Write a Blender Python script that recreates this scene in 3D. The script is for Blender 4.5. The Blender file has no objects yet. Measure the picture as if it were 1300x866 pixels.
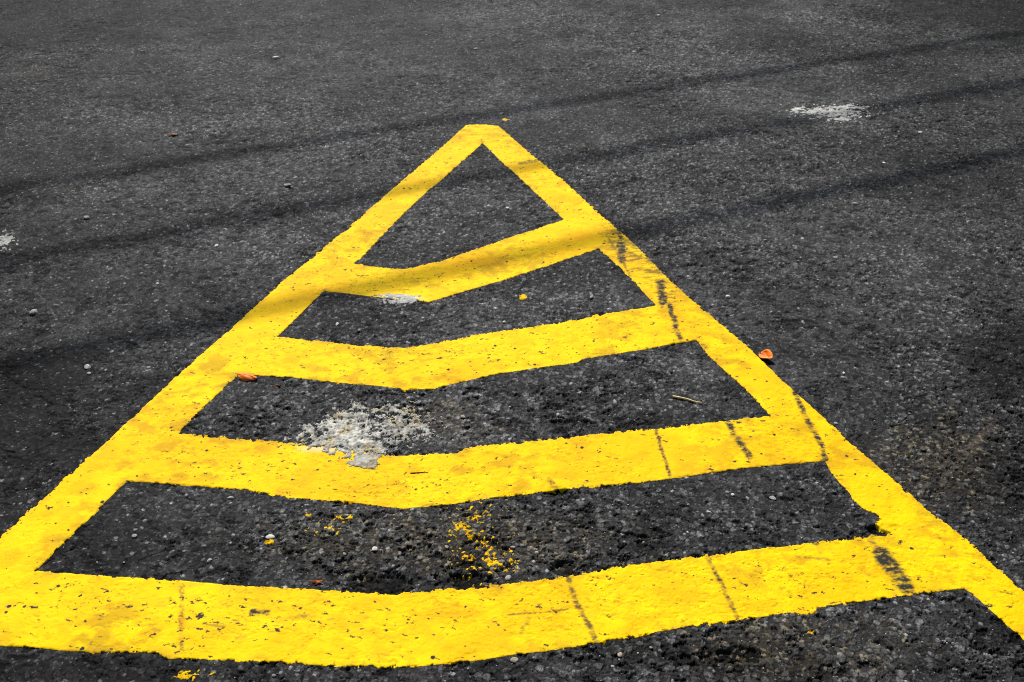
import bpy, math, random
import numpy as np
from mathutils import Vector, Matrix

# ------------------------------------------------------------------ camera, sky, sun, exposure
random.seed(4)
W0, H0, FPX = 1300.0, 866.0, 1264.0
CAM_H = 1.60
TH = math.atan(803.0 / FPX)                       # tilt below the horizontal
scene = bpy.context.scene
cam_d = bpy.data.cameras.new("camera")
cam = bpy.data.objects.new("camera", cam_d)
scene.collection.objects.link(cam)
cam.location = (0, 0, CAM_H)
cam.rotation_euler = (math.pi / 2 - TH, 0, 0)
cam_d.sensor_width = 36.0
cam_d.lens = 36.0 * FPX / W0
cam_d.clip_start = 0.05
cam_d.clip_end = 1000
cam_d.dof.use_dof = True
cam_d.dof.focus_distance = 2.45
cam_d.dof.aperture_fstop = 9
scene.camera = cam

SUN_EL, SUN_AZ = math.radians(46), math.radians(-14)      # azimuth from +Y (clockwise)
sun_dir = Vector((math.sin(SUN_AZ) * math.cos(SUN_EL), math.cos(SUN_AZ) * math.cos(SUN_EL), math.sin(SUN_EL)))
world = bpy.data.worlds.new("World")
scene.world = world
world.use_nodes = True
wn = world.node_tree.nodes
sky = wn.new("ShaderNodeTexSky")
sky.sky_type = 'NISHITA'
sky.sun_disc = False
sky.sun_elevation = SUN_EL
sky.sun_rotation = SUN_AZ
wn["Background"].inputs["Strength"].default_value = 0.05
world.node_tree.links.new(sky.outputs[0], wn["Background"].inputs["Color"])
sun_d = bpy.data.lights.new("sun", 'SUN')
sun_d.energy = 4.6
sun_d.angle = math.radians(0.53)
sun_d.color = (1.0, 0.975, 0.93)
sun = bpy.data.objects.new("sun", sun_d)
sun.rotation_euler = (-sun_dir).to_track_quat('-Z', 'Y').to_euler()
sun.location = (-3, 6, 12)
scene.collection.objects.link(sun)
scene.view_settings.view_transform = 'Standard'
scene.view_settings.look = 'None'
scene.view_settings.exposure = 0.45
scene.view_settings.gamma = 1.0
scene.view_settings.use_curve_mapping = False
scene.cycles.use_denoising = False
scene.cycles.max_bounces = 4
scene.cycles.filter_width = 1.05

# ------------------------------------------------------------------ helpers
def px2w(px, py):
    """photo pixel -> ground point (metres)"""
    a = TH + np.arctan((np.asarray(py, float) - 433.0) / FPX)
    y = CAM_H / np.tan(a)
    x = (np.asarray(px, float) - 650.0) / FPX * (y * math.cos(TH) + CAM_H * math.sin(TH))
    return x, y

def w2px(x, y):
    d = y * math.cos(TH) + CAM_H * math.sin(TH)
    v = y * math.sin(TH) - CAM_H * math.cos(TH)
    return 650 + FPX * x / d, 433 - FPX * v / d

def tag(o, label=None, cat=None, group=None, kind=None):
    if label: o['label'] = label
    if cat: o['category'] = cat
    if group: o['group'] = group
    if kind: o['kind'] = kind
    return o

def link(o, parent=None):
    scene.collection.objects.link(o)
    if parent is not None: o.parent = parent
    return o

U = np.uint32
def fin(h):
    h = (h ^ (h >> U(13))) * U(1274126177)
    h = (h ^ (h >> U(16))) * U(2246822519)
    h ^= h >> U(15)
    return (h & U(0xFFFFFF)).astype(np.float32) * np.float32(1 / 16777215.0)

def hsh(ix, iy, seed):
    return fin(ix.astype(np.int64).astype(U) * U(374761393) + iy.astype(np.int64).astype(U) * U(668265263) + U((seed * 974634777) & 0xFFFFFFFF))

def vnoise(x, y, seed):
    ix = np.floor(x); iy = np.floor(y)
    fx = (x - ix).astype(np.float32); fy = (y - iy).astype(np.float32)
    fx = fx * fx * (3 - 2 * fx); fy = fy * fy * (3 - 2 * fy)
    hx = ix.astype(np.int32).astype(U) * U(374761393) + U((seed * 974634777) & 0xFFFFFFFF); hy = iy.astype(np.int32).astype(U) * U(668265263)
    hx1 = hx + U(374761393); hy1 = hy + U(668265263)
    a = fin(hx + hy); b = fin(hx1 + hy); c = fin(hx + hy1); d = fin(hx1 + hy1)
    return (a * (1 - fx) + b * fx) * (1 - fy) + (c * (1 - fx) + d * fx) * fy

def fbm(x, y, freq, seed, octs=4, gain=0.5):
    s = 0; amp = 1.0; tot = 0; ca, sa = math.cos(0.6), math.sin(0.6)
    for k in range(octs):
        f = freq * 2.03 ** k
        xr = (x * ca - y * sa) * f + 13.7 * k; yr = (x * sa + y * ca) * f + 7.3 * k
        s = s + amp * vnoise(xr, yr, seed + k * 17); tot += amp; amp *= gain
        ca, sa = ca * .8 - sa * .6, sa * .8 + ca * .6
    return s / tot

def voro(x, y, freq, seed):
    """F1, F2 (cell units) and a random id per cell"""
    X = x * freq; Y = y * freq
    cx = np.floor(X).astype(np.int64); cy = np.floor(Y).astype(np.int64)
    f1 = np.full(X.shape, 9.0, np.float32); f2 = np.full(X.shape, 9.0, np.float32); idd = np.zeros(X.shape, np.float32)
    for i in (-1, 0, 1):
        for j in (-1, 0, 1):
            gx = cx + i; gy = cy + j
            d = np.hypot(gx + .1 + .8 * hsh(gx, gy, seed) - X, gy + .1 + .8 * hsh(gx, gy, seed + 1) - Y).astype(np.float32)
            near = d < f1
            f2 = np.where(near, f1, np.minimum(f2, d))
            idd = np.where(near, hsh(gx, gy, seed + 2), idd)
            f1 = np.where(near, d, f1)
    return f1, f2, idd

def sstep(a, b, x):
    t = np.clip((x - a) / (b - a), 0, 1)
    return t * t * (3 - 2 * t)

# ------------------------------------------------------------------ the ground grid: fine near the camera, growing to the horizon
def steps_out(start, step0, grow, limit):
    out = []; p = start; s = step0
    while p < limit:
        s *= grow; p += s; out.append(p)
    return out

ys = [0.90]
while ys[-1] < 7.4:
    y = ys[-1]
    ys.append(y + min(0.0056, max(0.0018, 0.72 * (y * y + CAM_H ** 2) / (CAM_H * FPX))))
near = [0.90 - v for v in steps_out(0.0, 0.0025, 1.09, 120.0)][::-1]
ROWS = np.array(near + ys + steps_out(ys[-1], 0.006, 1.09, 260.0))
ds = 0.88 / FPX
half = list(np.arange(0, 0.545, ds))
half += steps_out(half[-1], ds, 1.012, 0.80)
half += steps_out(half[-1], half[-1] - half[-2], 1.12, 60.0)
SC = np.array([-v for v in half[:0:-1]] + half)
dep = np.maximum(ROWS, 0.0) * math.cos(TH) + CAM_H * math.sin(TH)
Y = np.repeat(ROWS[:, None], len(SC), 1)
X = SC[None, :] * dep[:, None]
R, C = X.shape
PX, PY = w2px(X, np.maximum(Y, 0.2))
PXC = 650 + FPX * SC
print("grid", X.shape)
fine = (sstep(0.3, 0.75, Y) * (1 - sstep(7.3, 8.0, Y)) * (1 - sstep(0.70, 0.95, np.abs(X / dep[:, None])))).astype(np.float32)

def win(xs, ys_, m):
    """rows and columns of the grid that cover a rectangle of the photo"""
    rows = np.nonzero((PY[:, 0] > min(ys_) - m) & (PY[:, 0] < max(ys_) + m) & (ROWS > .3))[0]
    cols = np.nonzero((PXC > min(xs) - m) & (PXC < max(xs) + m))[0]
    return slice(rows[0], rows[-1] + 1), slice(cols[0], cols[-1] + 1)

def blob(cx, cy, rx, ry, rot=0.0):
    """1 in the middle of an ellipse, 0 on its rim, negative outside"""
    c, s = math.cos(rot), math.sin(rot)
    u = (PX - cx); v = (PY - cy)
    return 1 - np.hypot((u * c + v * s) / rx, (-u * s + v * c) / ry)

NJX = 1.7 * (fbm(X * .5, Y, 190, 15, 3, .7) - .5)
def stroke(pts, w):
    """soft mark along a line of photo points, w = half width in photo pixels"""
    d = np.full(X.shape, 1e9, np.float32)
    sl = win([p[0] for p in pts], [p[1] for p in pts], 2 * w + 4)
    px_, py_ = PX[sl] + min(w, 4.5) * NJX[sl], PY[sl] + min(w, 4.5) * .5 * NJX[sl]
    for (ax, ay), (bx, by) in zip(pts[:-1], pts[1:]):
        vx, vy = bx - ax, by - ay
        t = np.clip(((px_ - ax) * vx + (py_ - ay) * vy) / (vx * vx + vy * vy + 1e-9), 0, 1)
        d[sl] = np.minimum(d[sl], np.hypot(px_ - ax - t * vx, py_ - ay - t * vy))
    return 1 - sstep(w * 0.25, w * 1.3, d)

# ---- outline of the yellow marking
OUT = [(592, 159), (606, 158), (633, 160), (667, 190), (716, 230), (752, 264), (785, 293), (797, 303), (846, 351), (870, 374), (897, 397), (945, 437), (975, 466),
       (1009, 498), (1039, 524), (1082, 564), (1125, 602), (1171, 643), (1224, 684), (1300, 754), (1560, 985), (1600, 1060), (500, 1075), (-330, 1010), (-300, 956),
       (0, 682), (34, 652), (85, 606), (130, 566), (166, 532), (217, 484), (250, 455), (303, 408), (355, 361), (389, 334), (441, 291), (508, 232), (565, 184)]
HOLES = [
 [(613, 183), (716, 279), (647, 302), (560, 332), (518, 341.5), (500, 342), (451, 336), (494, 291), (531, 254)],
 [(411, 370), (430, 371.5), (481, 378), (545, 384), (640, 356), (700, 337), (760, 317), (789, 343), (833, 389), (768, 400), (711, 410), (599, 427), (515, 443), (430, 437), (352, 428)],
 [(303, 475), (370, 480), (430, 487), (508, 494), (514, 500), (520, 495), (545, 496), (633, 476), (733, 462), (740, 457), (812, 446), (867, 436), (884, 433), (899, 453),
  (945, 493), (978, 529), (860, 541), (694, 559), (599, 570), (575, 577), (485, 579), (456, 574), (370, 564), (300, 558), (227, 551), (262, 514)],
 [(162, 612), (247, 618), (318, 624), (353, 632), (440, 639), (511, 647), (571, 642), (635, 632), (702, 625), (708, 623), (783, 617), (870, 606), (948, 595), (1047, 586),
  (1058, 604), (1079, 627), (1082, 634), (1098, 648), (1112, 652), (1118, 660), (1112, 666), (1118, 672), (1131, 677), (1126, 681), (1110, 680), (1072, 685), (966, 698),
  (860, 710), (783, 721), (723, 733), (642, 742), (518, 754), (430, 751), (364, 747), (300, 744), (198, 735), (106, 730), (46, 726), (80, 692), (110, 664), (150, 622)],
 [(0, 821), (117, 829), (198, 829), (212, 837), (293, 839), (440, 848), (536, 846), (607, 839), (642, 833), (730, 823), (836, 804), (870, 798), (1008, 779), (1014, 783),
  (1051, 771), (1129, 760), (1224, 748), (1240, 762), (1298, 813), (1420, 925), (1440, 960), (500, 1005), (-200, 967), (-50, 819)],
]
def sdist(poly):
    """signed distance in metres, positive inside"""
    p = np.array([px2w(a, b) for a, b in poly])
    d2 = np.full(X.shape, 1e9); inside = np.zeros(X.shape, bool)
    n = len(p)
    for k in range(n):
        ax, ay = p[k]; bx, by = p[(k + 1) % n]
        vx, vy = bx - ax, by - ay
        t = np.clip(((X - ax) * vx + (Y - ay) * vy) / (vx * vx + vy * vy + 1e-12), 0, 1)
        d2 = np.minimum(d2, (X - ax - t * vx) ** 2 + (Y - ay - t * vy) ** 2)
        if ay != by:
            cr = ((ay > Y) != (by > Y)) & (X < (bx - ax) * (Y - ay) / (by - ay) + ax)
            inside ^= cr
    d = np.sqrt(d2)
    return np.where(inside, d, -d)

G = sdist(OUT)
for hpoly in HOLES:
    G = np.minimum(G, -sdist(hpoly))

# ---- asphalt relief
wx = X + 0.006 * (fbm(X, Y, 55, 3, 2) - .5); wy = Y + 0.006 * (fbm(X, Y, 55, 9, 2) - .5)
rough = fbm(X, Y, 1.3, 21, 3)
rough = sstep(0.36, 0.66, rough)
rough = np.clip(rough * .75 + .15 + .5 * np.clip(blob(560, 680, 420, 110), 0, 1) + .5 * np.clip(blob(800, 490, 260, 90), 0, 1)
                + .45 * np.clip(blob(820, 90, 200, 70), 0, 1) + .6 * np.clip(blob(1210, 560, 150, 130), 0, 1)
                + .4 * np.clip(blob(700, 880, 900, 130), 0, 1)
                - .35 * np.clip(blob(600, 280, 140, 100), 0, 1), 0.05, 1.15)
a1, a2, aid = voro(wx, wy, 66, 101)          # 15 mm aggregate
b1, b2, bid = voro(wx, wy, 120, 201)         # 8 mm
c1, c2, cid = voro(X, Y, 250, 301)           # 4 mm
n120 = fbm(X, Y, 120, 33, 3)
domeA = sstep(0.02, 0.17, a2 - a1) * np.clip((aid - .40) / .6, 0, 1)
domeB = sstep(0.02, 0.19, b2 - b1) * bid
domeC = sstep(0.0, 0.4, c2 - c1) * cid
und = fbm(X, Y, 5, 31, 4) - .5
hole = sstep(0.615, 0.66, fbm(X * .7, Y, 52, 41, 4, .6)) * sstep(.2, .6, fbm(X, Y, 4, 43, 3))
pits = np.zeros_like(X); n51 = 1.1 * (fbm(X, Y, 60, 51, 3) - .5)
for p in [(482, 742, 44, 17), (592, 738, 36, 10), (716, 721, 20, 9), (704, 624, 18, 6), (1120, 672, 24, 8),
          (936, 834, 46, 12)]:
    pits = np.maximum(pits, sstep(-.05, 0.5, blob(*p) + n51))
amp = fine * (0.30 + 0.95 * rough)
filled = sstep(-.001, .005, G)                # the coat levels what it covers
rid = 1 - np.abs(2 * fbm(X * .8, Y, 30, 47, 4, .55) - 1)
crk = sstep(.935, .98, rid) * sstep(.36, .56, fbm(X, Y, 9, 48, 3))          # fine crazing between the stones
texh = (np.minimum(0.0034 * domeA + 0.0022 * domeB * (0.35 + rough), .0021 + .0006 * aid) + 0.0005 * domeC + .0007 * n120) * amp - 0.0040 * hole * amp - .0034 * crk * fine - 0.010 * pits * fine
Hs = (texh * (1 - .80 * filled) + filled * .0012 * fine + 0.008 * und * fine).astype(np.float64)

# ---- asphalt colour
vign_mask = sstep(-.25, .75, blob(690, 330, 720, 620) + .7 * (fbm(X, Y, 1.6, 62, 4) - .5))     # light falloff painted into the asphalt: lighter middle, darker outward
base = (0.031 + 0.022 * fbm(X, Y, 2.2, 61, 4)) * (.64 + .66 * vign_mask)
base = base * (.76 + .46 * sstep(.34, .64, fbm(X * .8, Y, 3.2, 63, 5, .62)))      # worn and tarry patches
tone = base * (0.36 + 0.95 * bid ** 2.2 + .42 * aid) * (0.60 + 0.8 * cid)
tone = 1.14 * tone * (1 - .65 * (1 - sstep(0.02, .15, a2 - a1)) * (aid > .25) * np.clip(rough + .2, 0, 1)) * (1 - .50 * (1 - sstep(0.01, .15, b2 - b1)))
stoneA = (aid > .76) * sstep(0.06, 0.3, a2 - a1) * sstep(.2, .9, rough + .15)
tone = tone * (1 + 1.7 * stoneA * (aid - .5) * 2 * (0.2 + fbm(X, Y, 300, 66, 2)))
chipB = (bid > .955) * sstep(0.08, 0.25, b2 - b1) * (n120 > .5)
tone = tone + chipB * (0.03 + 0.20 * (bid - .955) / .045)
chipC = (cid > .97) * sstep(0.1, 0.3, c2 - c1)
tone = tone + chipC * 0.17 * n120
tar = sstep(.55, .72, fbm(X, Y, 14, 71, 4))
tone = tone * (1 - .30 * tar) * (1 - .7 * hole) * (1 - .65 * crk) * (1 - .86 * np.clip(pits, 0, 1))
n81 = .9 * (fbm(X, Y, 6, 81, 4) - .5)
stain_shade = np.zeros_like(X)                       # dark stains, plus corner and edge shade painted into the colour
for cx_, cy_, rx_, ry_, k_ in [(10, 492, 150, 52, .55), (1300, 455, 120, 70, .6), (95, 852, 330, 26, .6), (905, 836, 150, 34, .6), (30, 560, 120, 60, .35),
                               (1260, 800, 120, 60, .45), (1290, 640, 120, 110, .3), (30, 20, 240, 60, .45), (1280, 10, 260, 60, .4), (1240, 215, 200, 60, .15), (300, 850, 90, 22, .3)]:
    stain_shade = np.maximum(stain_shade, k_ * sstep(0.0, 0.6, blob(cx_, cy_, rx_, ry_) + n81))
tone = tone * (1 - stain_shade)
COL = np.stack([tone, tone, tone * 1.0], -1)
brown = np.clip(sstep(0, .9, blob(1190, 590, 130, 80) + .9 * (fbm(X, Y, 20, 91, 4) - .5)) * .6
                + sstep(0, .9, blob(560, 690, 330, 60) + .9 * (fbm(X, Y, 20, 92, 4) - .5)) * .65
                + sstep(0, .9, blob(1000, 820, 230, 70) + .9 * (fbm(X, Y, 20, 94, 4) - .5)) * .5
                + sstep(0, .9, blob(570, 535, 90, 40) + .9 * (fbm(X, Y, 20, 93, 4) - .5)) * .6, 0, .85) * sstep(.38, .58, fbm(X, Y, 110, 95, 3, .6))
dirt = np.array([0.115, 0.092, 0.052])
COL = COL * (1 - brown[..., None] * .55) + dirt * (brown[..., None] * .55) * (.3 + 1.2 * bid[..., None])
sand = ((bid > .86) & (brown > .18))[..., None] * sstep(.06, .2, b2 - b1)[..., None]
COL = COL * (1 - .6 * sand) + np.array([.21, .18, .12]) * (.6 * sand)
for pts, w_, k_ in [([(1240, 560), (1215, 585), (1195, 615)], 5, .5), ([(1260, 535), (1240, 562)], 7, .35), ([(0, 97), (60, 93)], 3, .35)]:
    s_ = stroke(pts, w_) * k_ * sstep(.3, .6, fbm(X, Y, 160, 97, 3))
    COL = COL * (1 - s_[..., None]) + np.array([.10, .078, .06]) * s_[..., None]
COL = np.clip(COL, .004, .8)

def make_mat(name, rough_v, bump_d, bump_scale, spec=0.3, var=0.25, far=False):
    m = bpy.data.materials.new(name); m.use_nodes = True
    nt = m.node_tree; N = nt.nodes; L = nt.links
    b = N["Principled BSDF"]
    at = N.new("ShaderNodeAttribute"); at.attribute_name = "tone"
    tc = N.new("ShaderNodeTexCoord")
    n1 = N.new("ShaderNodeTexNoise"); n1.inputs["Scale"].default_value = bump_scale; n1.inputs["Detail"].default_value = 6; n1.inputs["Roughness"].default_value = .65
    L.new(tc.outputs["Object"], n1.inputs["Vector"])
    mr = N.new("ShaderNodeMapRange"); mr.inputs[1].default_value = .3; mr.inputs[2].default_value = .7
    mr.inputs[3].default_value = 1 - var; mr.inputs[4].default_value = 1 + var
    L.new(n1.outputs[0], mr.inputs[0])
    mx = N.new("ShaderNodeMix"); mx.data_type = 'RGBA'; mx.blend_type = 'MULTIPLY'; mx.inputs[0].default_value = 1
    L.new(at.outputs["Color"], mx.inputs[6]); L.new(mr.outputs[0], mx.inputs[7])
    L.new(mx.outputs[2], b.inputs["Base Color"])
    b.inputs["Roughness"].default_value = rough_v
    b.inputs["Specular IOR Level"].default_value = spec
    bp = N.new("ShaderNodeBump"); bp.inputs["Distance"].default_value = bump_d; bp.inputs["Strength"].default_value = .9
    L.new(n1.outputs[0], bp.inputs["Height"])
    if far:                                       # stones carried by the shader where the mesh is coarse
        vo = N.new("ShaderNodeTexVoronoi"); vo.inputs["Scale"].default_value = 75
        L.new(tc.outputs["Object"], vo.inputs["Vector"])
        mm = N.new("ShaderNodeMath"); mm.operation = 'MULTIPLY'
        inv = N.new("ShaderNodeMath"); inv.operation = 'SUBTRACT'; inv.inputs[0].default_value = 1
        L.new(at.outputs["Alpha"], inv.inputs[1])
        L.new(vo.outputs["Distance"], mm.inputs[0]); L.new(inv.outputs[0], mm.inputs[1])
        b2_ = N.new("ShaderNodeBump"); b2_.inputs["Distance"].default_value = .004; b2_.invert = True
        L.new(mm.outputs[0], b2_.inputs["Height"]); L.new(bp.outputs[0], b2_.inputs["Normal"])
        L.new(b2_.outputs[0], b.inputs["Normal"])
    else:
        L.new(bp.outputs[0], b.inputs["Normal"])
    return m

M_ASPH = make_mat("asphalt", .8, .0012, 420, .07, .5, True)
M_PAINT = make_mat("yellow_road_paint", .7, .0003, 260, .06, .05)
M_MORTAR = make_mat("dried_mortar", .9, .0015, 300, .2, .25)

def grid_mesh(name, xs, ys_, zs, quads, tris_like, cols, mat, parent=None):
    """quads (n,4) int array, tris_like = list of other polygons"""
    nv = len(xs)
    me = bpy.data.meshes.new(name)
    co = np.empty((nv, 3), np.float32); co[:, 0] = xs; co[:, 1] = ys_; co[:, 2] = zs
    lt = np.concatenate([np.full(len(quads), 4, np.int32), np.array([len(t) for t in tris_like], np.int32)]) if len(tris_like) else np.full(len(quads), 4, np.int32)
    lv = np.concatenate([quads.ravel()] + ([np.concatenate([np.array(t) for t in tris_like])] if len(tris_like) else [])).astype(np.int32)
    me.vertices.add(nv); me.vertices.foreach_set("co", co.ravel())
    me.loops.add(len(lv)); me.loops.foreach_set("vertex_index", lv)
    me.polygons.add(len(lt))
    st = np.concatenate([[0], np.cumsum(lt)[:-1]]).astype(np.int32)
    me.polygons.foreach_set("loop_start", st); me.polygons.foreach_set("loop_total", lt)
    me.polygons.foreach_set("use_smooth", np.ones(len(lt), bool))
    me.update(calc_edges=True)
    ca = me.attributes.new("tone", 'FLOAT_COLOR', 'POINT')
    ca.data.foreach_set("color", np.ascontiguousarray(cols, dtype=np.float32).ravel())
    me.materials.append(mat)
    return link(bpy.data.objects.new(name, me), parent)

def cells_to_quads(mask, vid):
    i, j = np.nonzero(mask)
    return np.stack([vid[i, j], vid[i, j + 1], vid[i + 1, j + 1], vid[i + 1, j]], -1)

def overlay(name, G, thick, col, mat, base, parent=None, cellmask=None, ramp=1.0, lift=0.0004):
    """sheet lying on `base` wherever G (metres inside its outline) > 0; its rim thins down to the base"""
    rr, cc = np.nonzero(G > 0)
    if len(rr) == 0: return None
    r0, r1, k0, k1 = max(rr.min() - 1, 0), min(rr.max() + 2, R), max(cc.min() - 1, 0), min(cc.max() + 2, C)
    sl = (slice(r0, r1), slice(k0, k1))
    g = G[sl]; bz = base[sl]; xs = X[sl]; ys_ = Y[sl]; cl = col[sl]; th = thick[sl] if hasattr(thick, 'shape') else np.full(g.shape, thick)
    z = bz + lift + np.minimum(th, np.maximum(g, 0) * ramp)
    ins = g > 0
    n = ins[:-1, :-1].astype(int) + ins[:-1, 1:] + ins[1:, :-1] + ins[1:, 1:]
    cm = np.ones(n.shape, bool) if cellmask is None else cellmask[r0:r1 - 1, k0:k1 - 1]
    full = (n == 4) & cm; part = (n > 0) & (n < 4) & cm
    vid = -np.ones(g.shape, np.int64)
    use = np.zeros(g.shape, bool)
    for m_ in (full, part):
        for a, b in ((0, 0), (0, 1), (1, 0), (1, 1)):
            use[a:g.shape[0] - 1 + a, b:g.shape[1] - 1 + b] |= m_
    use &= ins
    vid[use] = np.arange(use.sum())
    vx = list(xs[use]); vy = list(ys_[use]); vz = list(z[use]); vc = list(cl[use])
    quads = cells_to_quads(full, vid)
    cache = {}; polys = []
    for i, j in zip(*np.nonzero(part)):
        ring = ((i, j), (i, j + 1), (i + 1, j + 1), (i + 1, j)); poly = []
        for q in range(4):
            a = ring[q]; b = ring[(q + 1) % 4]
            if ins[a]: poly.append(int(vid[a]))
            if ins[a] != ins[b]:
                key = (a, b) if a < b else (b, a)
                v = cache.get(key)
                if v is None:
                    p, r = key; t = g[p] / (g[p] - g[r]); t = min(max(t, .02), .98)
                    v = cache[key] = len(vx)
                    vx.append(xs[p] + t * (xs[r] - xs[p])); vy.append(ys_[p] + t * (ys_[r] - ys_[p]))
                    vz.append(bz[p] + t * (bz[r] - bz[p]) + lift); vc.append(cl[p] + t * (cl[r] - cl[p]))
                poly.append(v)
        if len(poly) >= 3: polys.append(poly)
    cols = np.ones((len(vx), 4), np.float32); cols[:, :3] = np.array(vc)
    return grid_mesh(name, np.array(vx), np.array(vy), np.array(vz), quads, polys, cols, mat, parent)

# ground sheet
vid = np.arange(R * C).reshape(R, C)
allq = cells_to_quads(np.ones((R - 1, C - 1), bool), vid)
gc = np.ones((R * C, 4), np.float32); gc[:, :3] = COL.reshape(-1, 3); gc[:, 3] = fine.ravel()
ground_obj_args = (X.ravel(), Y.ravel(), None, allq, [], gc, M_ASPH)

# ------------------------------------------------------------------ the yellow marking
ragged = 0.25 + 1.35 * sstep(.42, .7, fbm(X, Y, 7, 111, 3))
EDGE = (0.0125 * (fbm(X, Y, 80, 121, 5, .65) - .5) + 0.0030 * (domeB - .45) + 0.0022 * (domeA - .3)) * ragged - 0.0035 * sstep(.0, 1, hole)
G = G + EDGE
G = np.where((fine < .05), -1, G)
# where the coat is worn: bare crumbs of asphalt inside the yellow
wear_rail = np.clip(stroke([(784, 305), (812, 330), (838, 352), (848, 372)], 26) * sstep(.50, .60, fbm(X * .55, Y * 2.0, 60, 131, 4, .6)) , 0, 1)
pin = sstep(.80, .86, fbm(X, Y, 130, 141, 2)) * sstep(.35, .75, fbm(X, Y, 5, 142, 3))

# paint surface: follows the stones, softened
pb = 0.0011 + 0.0012 * (fbm(X, Y, 60, 151, 3) - .5)
paint_thick = np.maximum(pb - .0012 * pin, .0006)

# colour
yel = np.array([0.84, 0.545, 0.0])
ora = np.array([0.80, 0.41, 0.0])
blk = np.array([0.030, 0.028, 0.024])
PC = np.empty(X.shape + (3,), np.float32)
tint = sstep(.42, .66, fbm(X, Y, 7, 161, 5, .6)) * .6
tint = np.maximum(tint, .55 * sstep(.5, .75, fbm(X, Y, 34, 162, 4)))
n163 = .8 * (fbm(X, Y, 70, 163, 3) - .5)
for p in [(221, 578, 9, 7), (221, 604, 10, 7), (574, 770, 16, 9), (582, 775, 12, 8), (231, 792, 8, 14), (665, 436, 22, 8), (610, 332, 60, 14), (735, 300, 40, 12), (570, 780, 80, 22)]:
    tint = np.maximum(tint, .9 * sstep(0, .8, blob(*p) + n163))
PC[:] = yel * (1 - tint[..., None]) + ora * tint[..., None]
PC *= (0.93 + .14 * fbm(X, Y, 18, 164, 4))[..., None]
# ochre dirt rubbed into the coat, in fine scratches and soft clouds
oc = sstep(.46, .66, fbm(X * .7, Y, 26, 165, 5, .65)) * (.25 + .5 * sstep(.42, .6, fbm(X, Y, 3.5, 166, 3)))
oc = np.maximum(oc, .75 * sstep(.57, .70, fbm(X * .5 + .2 * Y, Y * 1.2, 150, 167, 4, .65)) * sstep(.40, .62, fbm(X, Y, 5, 168, 3)))[..., None]
PC = PC * (1 - oc * .75) + np.array([.36, .20, .006]) * (oc * .75)
dark = np.zeros_like(X)
# small dents and scrapes that hold dirt, more of them on the left of the low bars and the middle of the third
dens = .12 + .9 * np.clip(blob(300, 790, 380, 60), 0, 1) + .7 * np.clip(blob(590, 450, 150, 45), 0, 1) + .5 * np.clip(blob(360, 600, 140, 30), 0, 1) \
     + .5 * np.clip(blob(1060, 740, 220, 50), 0, 1) + .35 * np.clip(blob(470, 350, 90, 26), 0, 1) + .3 * np.clip(blob(330, 440, 70, 50), 0, 1)
sc1 = fbm(X * .8 + .3 * Y, Y * 1.5, 75, 171, 4, .6)
dark = np.maximum(dark, sstep(.75 - .085 * np.clip(dens, 0, 1), .79 - .085 * np.clip(dens, 0, 1), sc1) * .85)
sc4 = fbm(X * .5 + Y * .2, Y * 1.3, 210, 174, 3, .6)
dark = np.maximum(dark, sstep(.66, .74, sc4) * .55 * np.clip(dens + .1, 0, 1) * sstep(.4, .6, fbm(X, Y, 12, 175, 3)))
sc2 = fbm(X * .55, Y * 1.7, 60, 172, 3)
dark = np.maximum(dark, sstep(.70, .78, sc2) * .5 * np.clip(dens, 0, 1))
sc3 = voro(X, Y, 24, 173)
dark = np.maximum(dark, (sc3[2] > .93) * (sc3[0] < .05 + .07 * (sc3[2] - .93) * 14) * .95)       # round pin holes
dark = np.maximum(dark, .9 * pin)
brk = sstep(.36, .56, fbm(X * .3, Y, 95, 181, 4, .65))           # rubber marks broken up across their length
rub = sstep(.34, .56, fbm(X * .6, Y, 200, 182, 3, .7))
for pts, w_, k_ in [([(787, 296), (789, 332)], 5, .95), ([(770, 300), (792, 336), (800, 352)], 2.5, .6), ([(840, 359), (842, 385)], 5.5, 1), ([(850, 388), (853, 402)], 4, .95),
                    ([(856, 405), (858, 420)], 5, .95), ([(860, 424), (864, 432)], 5, .8), ([(832, 543), (841, 575), (850, 604)], 3, .75), ([(925, 538), (931, 551)], 5.5, .9),
                    ([(937, 560), (952, 582)], 5.5, .85), ([(1008, 497), (1022, 530), (1043, 566), (1048, 585)], 4.5, .9), ([(1104, 684), (1112, 697)], 7, .6),
                    ([(1116, 702), (1134, 724), (1153, 750)], 12, 1), ([(1118, 704), (1134, 724), (1152, 749)], 13, 1.15), ([(838, 362), (841, 384)], 7, 1.3), ([(789, 312), (789, 328)], 7, 1.2), ([(1033, 688), (1042, 698)], 6, .6), ([(899, 711), (915, 742), (926, 765), (936, 785)], 4.5, .8),
                    ([(721, 736), (731, 764), (738, 778), (750, 800), (756, 815)], 5, .7), ([(698, 612), (705, 620)], 5, .7), ([(232, 745), (230, 790), (231, 826)], 5, .55),
                    ([(660, 805), (672, 785)], 4, .5), ([(645, 781), (690, 778), (722, 774)], 1.6, .6), ([(1008, 497), (1012, 508)], 6, .6), ([(660, 208), (682, 204)], 3, .6),
                    ([(352, 788), (400, 782)], 5, .5), ([(320, 779), (340, 779)], 6, .9), ([(1010, 707), (1050, 712)], 4, .5), ([(795, 310), (836, 318)], 4, .6), ([(800, 326), (842, 334)], 5, .65),
                    ([(812, 343), (846, 350)], 4, .6), ([(780, 318), (800, 326)], 3, .5), ([(700, 545), (712, 552)], 2, .3)]:
    b_ = brk if w_ > 3 else 1
    dark = np.maximum(dark, stroke(pts, w_) * k_ * np.clip(.55 + .45 * b_, 0, 1) * (.62 + .38 * rub))
dark = np.maximum(dark, wear_rail * .55)
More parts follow.
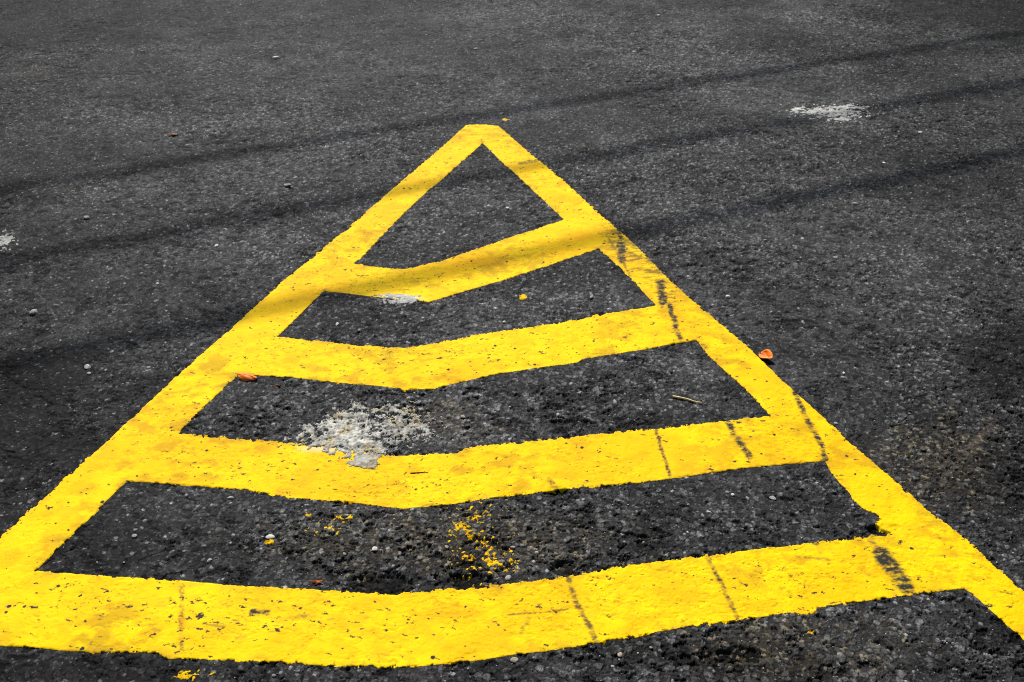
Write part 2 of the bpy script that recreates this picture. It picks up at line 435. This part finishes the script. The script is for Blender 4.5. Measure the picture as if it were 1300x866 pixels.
# smooth edge grime on the rims
grime = .22 * sstep(.55, .7, fbm(X, Y, 22, 191, 4)) * (1 - sstep(.004, .03, G))
dark = np.clip(np.maximum(sstep(.05, .90, dark), grime * sstep(.0015, .003, G)), 0, 1)
PC = PC * (1 - dark[..., None]) + blk * dark[..., None]
pale = .75 * sstep(0, .7, blob(505, 380, 44, 7) + .7 * (fbm(X, Y, 60, 195, 3) - .5)) + .5 * sstep(0, .7, blob(415, 572, 60, 6) + .7 * (fbm(X, Y, 60, 196, 3) - .5))
pale = np.clip(pale, 0, .8)[..., None]
PC = PC * (1 - pale) + np.array([.72, .62, .38]) * pale

PAINT_TOP = np.where(G > 0, Hs + .0004 + np.minimum(paint_thick, np.maximum(G, 0) * .6), Hs)
# keep the asphalt below a hair lower under the coat so nothing pokes through
Hg = Hs - np.where(G > .004, .0012, 0) * (fine > .05)
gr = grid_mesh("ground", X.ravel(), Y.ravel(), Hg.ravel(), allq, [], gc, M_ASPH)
tag(gr, kind="structure")

# split: two rails as the border, and each stripe
INNER = [(613, 183), (716, 279), (760, 317), (833, 389), (884, 433), (978, 529), (1047, 586), (1131, 678), (1224, 748), (1298, 813), (1420, 925),
         (-200, 967), (-50, 819), (46, 726), (162, 612), (227, 551), (303, 475), (352, 428), (411, 370), (451, 336), (494, 291)]
inn = sdist(INNER)
cxc = (PX[:-1, :-1] + PX[1:, 1:]) / 2; cyc = (PY[:-1, :-1] + PY[1:, 1:]) / 2
inn_c = inn[:-1, :-1] > 0
SPL = [[(500, 265), (720, 265)], [(380, 400), (540, 415), (797, 353)], [(265, 513), (520, 535), (930, 480)], [(100, 670), (500, 700), (1090, 640)], [(-100, 870), (500, 900), (1320, 835)]]
below = [cyc > np.interp(cxc, [a for a, b in s], [b for a, b in s]) for s in SPL]
mark = bpy.data.objects.new("road_marking", None); link(mark)
tag(mark, "yellow painted triangle with chevron stripes on the dark asphalt", "road marking")
stripe_lab = ["shortest stripe, highest under the point of the triangle", "second stripe, scratched in its middle", "third stripe with pale mortar on its upper edge", "longest stripe, closest to the viewer"]
masks = []
taken = np.zeros(inn_c.shape, bool)
for k in range(4):
    mk = inn_c & below[k] & ~below[k + 1]
    taken |= mk; masks.append(mk)
overlay("border_line", G, paint_thick, PC, M_PAINT, Hs, mark, ~taken, .6)
for k in range(4):
    o = overlay("chevron_stripe", G, paint_thick, PC, M_PAINT, Hs, mark, masks[k], .6)
    o['label'] = stripe_lab[k]

# ------------------------------------------------------------------ stray paint, mortar, white spots
def shaped(blobs, freq, seed, jag, scale, thr=0.0, stretch=1.0):
    e = np.full(X.shape, -9.0)
    sl = win([p[0] - p[2] for p in blobs] + [p[0] + p[2] for p in blobs], [p[1] - p[3] for p in blobs] + [p[1] + p[3] for p in blobs], 30)
    q = e[sl]; px_, py_ = PX[sl], PY[sl]
    for p in blobs: q = np.maximum(q, np.minimum(1 - np.hypot((px_ - p[0]) / p[2], (py_ - p[1]) / p[3]), .8))
    q = (q + jag * (fbm(X[sl] * stretch, Y[sl], freq, seed, 4, .6) - .5) - thr) * scale
    q[0] = q[-1] = -1; q[:, 0] = q[:, -1] = -1
    e[sl] = q
    return e

yc = PC * (.45 + .75 * fbm(X, Y, 140, 261, 3, .65))[..., None]
def yl(name, g, label, thick=.0009, group=None, base=None):
    o = overlay(name, g, thick, yc, M_PAINT, Hs if base is None else base, None, None, .6, .0003)
    me = o.data
    nvv = len(me.vertices); par = list(range(nvv))
    def find(a):
        while par[a] != a:
            par[a] = par[par[a]]; a = par[a]
        return a
    polys = [tuple(p.vertices) for p in me.polygons]
    for p in polys:
        r0_ = find(p[0])
        for q in p[1:]: par[find(q)] = r0_
    comp = {}
    for p in polys: comp.setdefault(find(p[0]), []).append(p)
    big = sorted((c for c in comp.values() if len(c) >= 5), key=len, reverse=True)[:90]
    if len(big) <= 1:
        tag(o, label, "paint spot", group); return o
    co = np.empty(nvv * 3, np.float32); me.vertices.foreach_get("co", co); co = co.reshape(-1, 3)
    cl = np.empty(nvv * 4, np.float32); me.attributes["tone"].data.foreach_get("color", cl); cl = cl.reshape(-1, 4)
    bpy.data.objects.remove(o); bpy.data.meshes.remove(me)
    root = bpy.data.objects.new(name, None); link(root); tag(root, label, "paint spot", group)
    for c in big:                                  # every loose flake is a part
        ids = sorted({v for p in c for v in p}); mp = {v: k for k, v in enumerate(ids)}
        grid_mesh("flake", co[ids, 0], co[ids, 1], co[ids, 2], np.zeros((0, 4), np.int64), [[mp[v] for v in p] for p in c], cl[ids], M_PAINT, root)
    return root
off = np.where(G > -.004, -1, 0)
yl("paint_splash", shaped([(604, 690, 36, 50), (602, 694, 13, 13), (592, 668, 12, 12), (606, 716, 12, 8), (640, 700, 12, 14), (648, 712, 10, 6), (625, 715, 34, 34), (600, 660, 30, 26), (588, 672, 14, 14)], 120, 211, 4.8, .006, 1.0) + off,
   "flaking yellow paint spots scattered across the asphalt between the two lowest stripes")
yl("paint_smear", shaped([(252, 857, 32, 4.5), (236, 860, 14, 3), (272, 856, 14, 3)], 150, 221, 4.4, .007, .60, .5) + off,
   "short yellow paint smear just below the lowest stripe")
yl("paint_chip", shaped([(664, 378, 5, 3)], 60, 231, .8, .01) + off, "tiny yellow paint chip on asphalt above the second stripe")
yl("paint_chip", shaped([(641, 152, 3.0, 1.4)], 60, 232, .8, .01) + off, "tiny yellow paint chip right of the point of the triangle")
yl("paint_chip", shaped([(342, 688, 6, 3.5)], 60, 233, .8, .01) + off, "tiny yellow paint chip beside the white stone at lower left")
yl("paint_fleck", shaped([(432, 659, 18, 7), (420, 673, 18, 7), (448, 657, 9, 5), (398, 676, 9, 4), (392, 655, 8, 4)], 150, 234, 5.0, .006, 1.0) + off,
   "row of small yellow paint flecks below the third stripe", group=None)
yl("paint_fleck", shaped([(1029, 804, 5, 3)], 90, 235, 1.6, .01, .1) + off, "faint yellow paint fleck at lower right below the lowest stripe")

TOP = PAINT_TOP
mc = np.empty_like(PC)
mcn = fbm(X, Y, 90, 241, 4, .6); mcy = sstep(.50, .7, fbm(X, Y, 30, 242, 3))
mc[:] = np.array([.36, .35, .31])
mc = mc * (1 - .6 * mcy[..., None]) + np.array([.38, .30, .15]) * (.6 * mcy[..., None])
mc = mc * (.05 + 1.6 * mcn)[..., None]
mc_br = np.clip(mc * (1 + .55 * np.clip(blob(445, 552, 50, 30), 0, 1))[..., None], 0, .85)
gm = shaped([(430, 554, 40, 30, .0), (462, 560, 44, 26), (415, 560, 46, 16), (474, 570, 26, 14), (450, 530, 34, 16), (505, 540, 54, 30), (455, 520, 20, 10), (392, 545, 18, 8),
             (383, 554, 8, 5)], 75, 243, 2.2, .012, .30)
gm = np.maximum(gm, shaped([(437, 548, 30, 24), (452, 562, 26, 14), (474, 568, 14, 8)], 75, 244, 1.2, .012, .0))
gm = np.maximum(gm, shaped([(462, 583, 20, 9), (468, 592, 14, 7), (455, 590, 14, 5)], 85, 245, 1.5, .012, .15))
gm = gm - .0045 * (.45 - domeB) * (1 - filled) - .003 * (fbm(X, Y, 210, 246, 3, .7) < .40)
o = overlay("mortar_splash", gm, .0022, mc_br, M_MORTAR, TOP, None, None, .8, .0006)
tag(o, "crusty off-white mortar splash above the third stripe and lapping onto it", "mortar splash")
wc = np.clip(np.array([.45, .44, .41])[None, None, :] * (.15 + 1.5 * fbm(X * .6, Y, 70, 251, 4, .65))[..., None], 0, .85)
o = overlay("white_stain", shaped([(1040, 141, 34, 7), (1062, 143, 38, 9), (1075, 137, 30, 5), (1068, 151, 18, 5), (1010, 139, 10, 3)], 130, 252, 3.2, .012, .38, .6), .0012, wc, M_MORTAR, TOP, None, None, .5)
tag(o, "long ragged white mark on the road at upper right", "white stain")
o = overlay("white_stain", shaped([(8, 305, 13, 11), (4, 309, 9, 8)], 70, 253, 2.6, .015, .35), .0012, wc * .75, M_MORTAR, TOP, None, None, .5)
tag(o, "small round white spot at the left edge of the road", "white stain")
o = overlay("white_stain", shaped([(505, 377, 30, 5), (510, 383, 34, 6)], 60, 254, 1.8, .012, .35), .0008, wc * .8, M_MORTAR, TOP, None, None, .5)
tag(o, "faint powdery white smudge on the lower edge of the shortest stripe", "white stain")

# ------------------------------------------------------------------ small loose things
def ground_z(x, y):
    i = int(np.clip(np.searchsorted(ROWS, y), 1, R - 1))
    if abs(ROWS[i - 1] - y) < abs(ROWS[i] - y): i -= 1
    s = x / (max(ROWS[i], 0) * math.cos(TH) + CAM_H * math.sin(TH))
    j = int(np.clip(np.searchsorted(SC, s), 1, C - 1))
    return float(PAINT_TOP[max(i - 1, 0):i + 2, max(j - 1, 0):j + 2].mean())

def plain_mat(name, col, rough_v=.7, noise=0, c2_=None, trans=0):
    m = bpy.data.materials.new(name); m.use_nodes = True
    N = m.node_tree.nodes; L = m.node_tree.links; b = N["Principled BSDF"]
    b.inputs["Roughness"].default_value = rough_v; b.inputs["Specular IOR Level"].default_value = .3
    b.inputs["Base Color"].default_value = (*col, 1)
    if noise:
        tc = N.new("ShaderNodeTexCoord"); n = N.new("ShaderNodeTexNoise"); n.inputs["Scale"].default_value = noise; n.inputs["Detail"].default_value = 4
        cr = N.new("ShaderNodeValToRGB"); cr.color_ramp.elements[0].position = .38; cr.color_ramp.elements[1].position = .62
        cr.color_ramp.elements[0].color = (*col, 1); cr.color_ramp.elements[1].color = (*(c2_ or col), 1)
        L.new(tc.outputs["Object"], n.inputs["Vector"]); L.new(n.outputs[0], cr.inputs[0]); L.new(cr.outputs[0], b.inputs["Base Color"])
        bp = N.new("ShaderNodeBump"); bp.inputs["Distance"].default_value = .0006; L.new(n.outputs[0], bp.inputs["Height"]); L.new(bp.outputs[0], b.inputs["Normal"])
    return m

def mesh_obj(name, verts, faces, mat, parent=None, smooth=True):
    me = bpy.data.meshes.new(name); me.from_pydata([tuple(v) for v in verts], [], faces); me.update()
    for p in me.polygons: p.use_smooth = smooth
    me.materials.append(mat)
    return link(bpy.data.objects.new(name, me), parent)

def tube(pts, rads, n=8):
    vs, fs = [], []
    for k, p in enumerate(pts):
        p = Vector(p); d = (Vector(pts[min(k + 1, len(pts) - 1)]) - Vector(pts[max(k - 1, 0)])).normalized()
        u = d.cross(Vector((0, 0, 1)));
        if u.length < 1e-4: u = Vector((1, 0, 0))
        u.normalize(); v = d.cross(u)
        for q in range(n):
            a = 2 * math.pi * q / n
            vs.append(p + (u * math.cos(a) + v * math.sin(a)) * rads[k])
    for k in range(len(pts) - 1):
        for q in range(n):
            fs.append((k * n + q, k * n + (q + 1) % n, (k + 1) * n + (q + 1) % n, (k + 1) * n + q))
    fs.append(tuple(range(n))[::-1]); fs.append(tuple(range((len(pts) - 1) * n, len(pts) * n)))
    return vs, fs

M_LEAF = plain_mat("orange_leaf", (.90, .13, .004), .6, 90, (.95, .27, .015))
M_LEAFB = plain_mat("brown_leaf", (.14, .05, .02), .7, 90, (.26, .11, .04))
M_STEM = plain_mat("leaf_stem", (.32, .12, .04), .7)

def leaf(px, py, L_, Wd, rot, cup, bend, tilt, lift, mat, label, lobes=0.0):
    x, y = map(float, px2w(px, py))
    root = bpy.data.objects.new("fallen_leaf", None); link(root)
    root.location = (x, y, ground_z(x, y) + lift)
    root.rotation_euler = (tilt[0], tilt[1], rot)
    tag(root, label, "leaf")
    nu, nv = 15, 9; vs = []; fs = []
    for i in range(nu):
        t = i / (nu - 1)
        w = Wd * .5 * (math.sin(math.pi * min(1, t * .93 + .05)) ** .62) * (1 + lobes * math.sin(t * 17)) * (1 - .25 * t)
        for j in range(nv):
            v = -1 + 2 * j / (nv - 1)
            z = cup * abs(v) ** 1.7 * (w / (Wd * .5)) + bend * (4 * (t - .5) ** 2) + .0012 * math.sin(9 * t + 5 * v) - .0010 * (1 - abs(v)) ** 6
            vs.append((L_ * (t - .5), w * v * (1 - .15 * abs(cup) / Wd * 3), z))
    for i in range(nu - 1):
        for j in range(nv - 1):
            a = i * nv + j; fs.append((a, a + nv, a + nv + 1, a + 1))
    b = mesh_obj("blade", vs, fs, mat, root)
    so = b.modifiers.new("thickness", 'SOLIDIFY'); so.thickness = .0005
    z0 = bend
    pts = [(-L_ * .5 - .012 + .0, .003, z0 - .002), (-L_ * .5 - .006, .001, z0 - .0005), (-L_ * .5 + .001, 0, z0), (-L_ * .2, 0, bend * .36 + .0006), (L_ * .3, 0, bend * .36 + .0006)]
    sv, sf = tube(pts, [.0009, .0008, .0008, .0006, .0003], 6)
    mesh_obj("stem", sv, sf, M_STEM, root)
    return root

leaf(973, 456, .048, .042, math.radians(-60), .010, .003, (math.radians(28), math.radians(-14), 0), .009, M_LEAF, "cupped orange leaf beside the right border of the yellow marking")
leaf(315, 480.5, .055, .042, math.radians(-12), -.011, -.004, (math.radians(4), math.radians(6), 0), .0125, M_LEAF, "curled orange leaf lying under the second stripe at its left end")
leaf(354, 490.5, .013, .009, math.radians(20), -.003, .001, (0, 0, 0), .004, M_LEAFB, "tiny brown leaf scrap just right of the curled orange leaf")
leaf(220, 172, .045, .032, math.radians(15), -.007, -.003, (0, 0, 0), .010, M_LEAFB, "dark brown leaf far off at upper left of the road")
leaf(404, 741, .020, .009, math.radians(5), -.003, .001, (0, 0, 0), .006, M_LEAF, "narrow orange leaf scrap touching the upper edge of the lowest stripe")

M_STRAW = plain_mat("straw", (.62, .40, .10), .6, 60, (.75, .60, .30))
M_TWIG = plain_mat("dark_twig", (.05, .035, .02), .8)
def stick(name, pp, r, mat, label, cat, lift=.003):
    pts = []
    for a, b in pp:
        x, y = map(float, px2w(a, b)); pts.append((x, y, ground_z(x, y) + lift))
    fine_p = []
    for k in range(len(pts) - 1):
        for q in range(4):
            t = q / 4; fine_p.append(tuple(Vector(pts[k]).lerp(Vector(pts[k + 1]), t)))
    fine_p.append(pts[-1])
    rr_ = [r * (1 - .45 * k / len(fine_p)) for k in range(len(fine_p))]
    v, f = tube(fine_p, rr_, 7)
    o = mesh_obj(name, v, f, mat); tag(o, label, cat)
    return o
stick("straw", [(854, 505), (864, 507.5), (873, 509), (881, 512), (891, 513.5)], .0032, M_STRAW, "pale straw stalk on the asphalt above the right end of the third stripe", "straw", .004)
stick("twig", [(521, 602), (532, 601.3), (543, 601)], .0012, M_TWIG, "short dark twig lying on the third yellow stripe", "twig", .0012)

def rock_verts(r, seed, flat=.6, sub=2):
    import bmesh
    bm = bmesh.new(); bmesh.ops.create_icosphere(bm, subdivisions=sub, radius=1)
    rnd = random.Random(seed)
    planes = [(Vector((rnd.gauss(0, 1), rnd.gauss(0, 1), rnd.gauss(0, 1))).normalized(), rnd.uniform(.62, .9)) for _ in range(8)]
    sx, sy = rnd.uniform(.8, 1.25), rnd.uniform(.7, 1.05)
    for v in bm.verts:
        for n_, d_ in planes:
            e = v.co.dot(n_) - d_
            if e > 0: v.co -= n_ * e
        v.co = Vector((v.co.x * sx, v.co.y * sy, v.co.z * flat)) * r
    vs = [v.co.copy() for v in bm.verts]; fs = [tuple(v.index for v in f.verts) for f in bm.faces]
    bm.free(); return vs, fs

M_WHITE = plain_mat("white_stone", (.45, .44, .42), .8, 160, (.58, .57, .54))
M_GREY = plain_mat("grey_stone", (.24, .235, .22), .85, 160, (.34, .33, .31))
M_TAN = plain_mat("tan_stone", (.26, .21, .13), .85, 160, (.36, .31, .22))
PEB = [
 (343, 683, 7.0, 'w', "bright white stone between the two lowest stripes, left of middle", None),
 (476, 697, 5.5, 'w', "white stone lying above the dark pit over the lowest stripe", None),
 (437, 703, 4.5, 't', "tan stone in the middle of the lowest asphalt panel", None),
 (645, 735, 6.0, 'g', "pale grey stone touching the upper edge of the lowest stripe", None),
 (567, 695, 5.0, 't', "sandy stone just left of the flaking yellow paint spots", None),
 (651, 696, 4.5, 'g', "grey stone just right of the flaking yellow paint spots", None),
 (681, 702, 5.0, 'g', "pale stone right of the flaking yellow paint, the nearer of two", None),
 (677, 713, 4.0, 'g', "pale stone right of the flaking yellow paint, closer to the stripe", None),
 (588, 531, 5.5, 't', "tan stone right of the mortar splash", None),
 (472, 569, 8.0, 't', "flat cream stone at the lower right of the mortar splash", None),
 (383, 553, 4.0, 'w', "small white stone off the left end of the mortar splash", None),
 (171, 682, 5.5, 'g', "grey stone in the left corner of the lowest asphalt panel", None),
 (293, 634, 5.5, 'g', "grey stone under the left part of the third stripe", None),
 (266, 712, 4.5, 'g', "dull grey stone just above the lowest stripe, left of middle", None),
 (112, 467, 7.0, 'w', "flat whitish stone on the open road left of the triangle", None),
 (113, 475, 4.0, 'g', "small pale stone just under the flat whitish stone at left", None),
 (43, 397, 7.5, 'g', "long pale stone on the road near the left edge", None),
 (200, 361, 4.0, 'w', "small white stone on the road left of the triangle", None),
 (275, 313, 4.5, 'w', "white stone on the road left of the shortest stripe", None),
 (110, 278, 6.0, 'g', "pale stone between two cable shadows at left", None),
 (365, 237, 6.0, 'g', "pale stone on the road left of the triangle's point", None),
 (644, 266, 4.5, 'w', "white stone inside the top asphalt panel", None),
 (590, 241, 3.5, 'g', "grey stone high inside the top asphalt panel", None),
 (428, 412, 4.5, 'w', "white stone in the panel under the shortest stripe, left part", None),
 (640, 410, 4.0, 'w', "white stone just above the second stripe", None),
 (751, 379, 5.0, 'g', "pale stone in the panel under the shortest stripe, right part", None),
 (924, 378, 6.0, 'w', "white stone on the road right of the triangle", None),
 (1168, 169, 4.0, 'w', "white stone in the far right of the road, between cable shadows", None),
 (1122, 207, 3.5, 'w', "tiny white stone near the lowest cable shadow at right", None),
 (1086, 260, 6.0, 'g', "pale stone just under the lowest cable shadow at right", None),
 (1071, 474, 3.5, 'w', "small white stone on the road right of the orange leaf", None),
 (1061, 538, 4.0, 'g', "pale grey stone just outside the right border line", None),
 (930, 630, 4.5, 'w', "whitish stone in the right part of the lowest asphalt panel", None),
 (981, 632, 6.0, 'g', "grey stone in the right corner of the lowest asphalt panel", None),
 (653, 839, 6.5, 't', "cream stone just below the lowest stripe at mid frame", None),
 (787, 834, 5.0, 't', "tan stone below the lowest stripe, right of middle", None),
 (604, 62, 3.0, 'w', "tiny white stone far up the road above the triangle", None),
 (805, 67, 4.0, 'w', "white stone far up the road right of the triangle's point", None),
 (836, 20, 3.5, 'w', "tiny white stone at the top of the view", None),
 (350, 74, 6.0, 'w', "pale stone far up the road at left", None),
]
for k, (px, py, sz, kind, lab, grp) in enumerate(PEB):
    x, y = map(float, px2w(px, py))
    slant = math.sqrt(x * x + y * y + CAM_H ** 2)
    r = sz * .5 * slant / FPX * 1.4
    vs, fs = rock_verts(r, 50 + k, .5)
    o = mesh_obj("pebble", vs, fs, {'w': M_WHITE, 'g': M_GREY, 't': M_TAN}[kind], None, False)
    o.location = (x, y, ground_z(x, y) + r * .22); o.rotation_euler = (0, 0, k * 1.3)
    tag(o, lab, "stone")

# grit nobody could count
rnd = random.Random(77)
gv, gf, gcol = [], [], []
tmpl = []
for q in range(10):
    v_, f_ = rock_verts(1, 900 + q, .6, 1); tmpl.append((np.array([list(a) for a in v_]), f_))
cnt = 0
while cnt < 2600:
    px = rnd.uniform(-60, 1360); py = rnd.uniform(-10, 890)
    if rnd.random() > .25 + .75 * min(1, max(0, py) / 500): continue
    x, y = map(float, px2w(px, py))
    i = int(np.clip(np.searchsorted(ROWS, y), 1, R - 1)); j = int(np.clip(np.searchsorted(SC, (px - 650) / FPX), 1, C - 1))
    if G[i, j] > -.004: continue
    if rnd.random() > rough[i, j] + .1: continue
    r = rnd.uniform(.0009, .0026) * (1 + 1.3 * (rnd.random() ** 8))
    tv, tf = tmpl[rnd.randrange(10)]
    a = rnd.uniform(0, 6.28); ca, sa = math.cos(a), math.sin(a)
    n0 = len(gv)
    z = float(Hs[i, j])
    for vx_, vy_, vz_ in tv: gv.append((x + r * (vx_ * ca - vy_ * sa), y + r * (vx_ * sa + vy_ * ca), z + r * (vz_ + .3)))
    gf += [tuple(n0 + e for e in f) for f in tf]
    t = rnd.choice([.04, .06, .08, .08, .12, .2, .35]); wm = rnd.choice([0, 0, .1, .3])
    gcol += [(t, t * (1 - .3 * wm), t * (1 - wm), 1)] * len(tv)
    cnt += 1
gm_ = mesh_obj("grit", gv, gf, M_MORTAR, None, False)
ca = gm_.data.attributes.new("tone", 'FLOAT_COLOR', 'POINT'); ca.data.foreach_set("color", np.array(gcol, np.float32).ravel())
tag(gm_, "loose grit and crumbs of stone scattered on the asphalt", "grit", kind="stuff")

# ------------------------------------------------------------------ overhead cables whose shadows cross the road, and their poles
M_CABLE = plain_mat("black_cable", (.02, .02, .02), .5)
M_CONC = plain_mat("concrete_pole", (.30, .29, .27), .85, 8, (.38, .37, .34))
M_INS = plain_mat("insulator", (.25, .10, .05), .3)
HC = 7.6
shift = Vector((sun_dir.x, sun_dir.y)) * (HC / sun_dir.z)
ends = {-1: [], 1: []}
CABLES = [((0, 240), (1300, 41), .021, "thin black overhead cable, farthest of the three over the road"),
          ((0, 331), (1300, 103), .021, "thin black overhead cable, middle one of the three over the road"),
          ((0, 463), (1300, 192), .024, "thick black overhead cable, nearest of the three over the road")]
for a, b, rad, lab in CABLES:
    p0 = Vector([float(v) for v in px2w(*a)]); p1 = Vector([float(v) for v in px2w(*b)])
    mid = (p0 + p1) / 2; d = (p1 - p0).normalized()
    pts = []
    for k in range(61):
        t = -15 + 30 * k / 60
        q = mid + d * t + shift
        pts.append((q.x, q.y, HC + .35 * (t / 15) ** 2))
    v, f = tube(pts, [rad] * len(pts), 10)
    o = mesh_obj("overhead_cable", v, f, M_CABLE); tag(o, lab, "cable", "cables strung over the road")
    ends[-1].append(Vector(pts[0])); ends[1].append(Vector(pts[-1]))
for sgn in (-1, 1):
    es = ends[sgn]; c = (es[0] + es[2]) / 2
    root = bpy.data.objects.new("utility_pole", None); link(root); root.location = (c.x, c.y, 0)
    tag(root, "concrete utility pole carrying the %s ends of the three cables" % ("left" if sgn < 0 else "right"), "utility pole", "poles carrying the overhead cables")
    v, f = tube([(0, 0, -.2), (0, 0, 4), (0, 0, HC + .75)], [.17, .14, .10], 20); mesh_obj("pole", v, f, M_CONC, root)
    d = (es[2] - es[0]); d.z = 0; L_ = d.length / 2 + .25; d.normalize(); n = Vector((-d.y, d.x, 0))
    vs = [d * (sa * L_) + n * (sb * .05) + Vector((0, 0, HC + .10 + sc_ * .06)) for sa in (-1, 1) for sb in (-1, 1) for sc_ in (-1, 1)]
    fs = [(0, 1, 3, 2), (4, 6, 7, 5), (0, 4, 5, 1), (2, 3, 7, 6), (0, 2, 6, 4), (1, 5, 7, 3)]
    mesh_obj("crossarm", vs, fs, M_CONC, root, False)
    for e in es:
        q = e - Vector((c.x, c.y, 0))
        v, f = tube([(q.x, q.y, HC + .16), (q.x, q.y, HC + .22), (q.x, q.y, HC + .25), (q.x, q.y, HC + .33)], [.03, .06, .04, .045], 14)
        mesh_obj("insulator", v, f, M_INS, root)
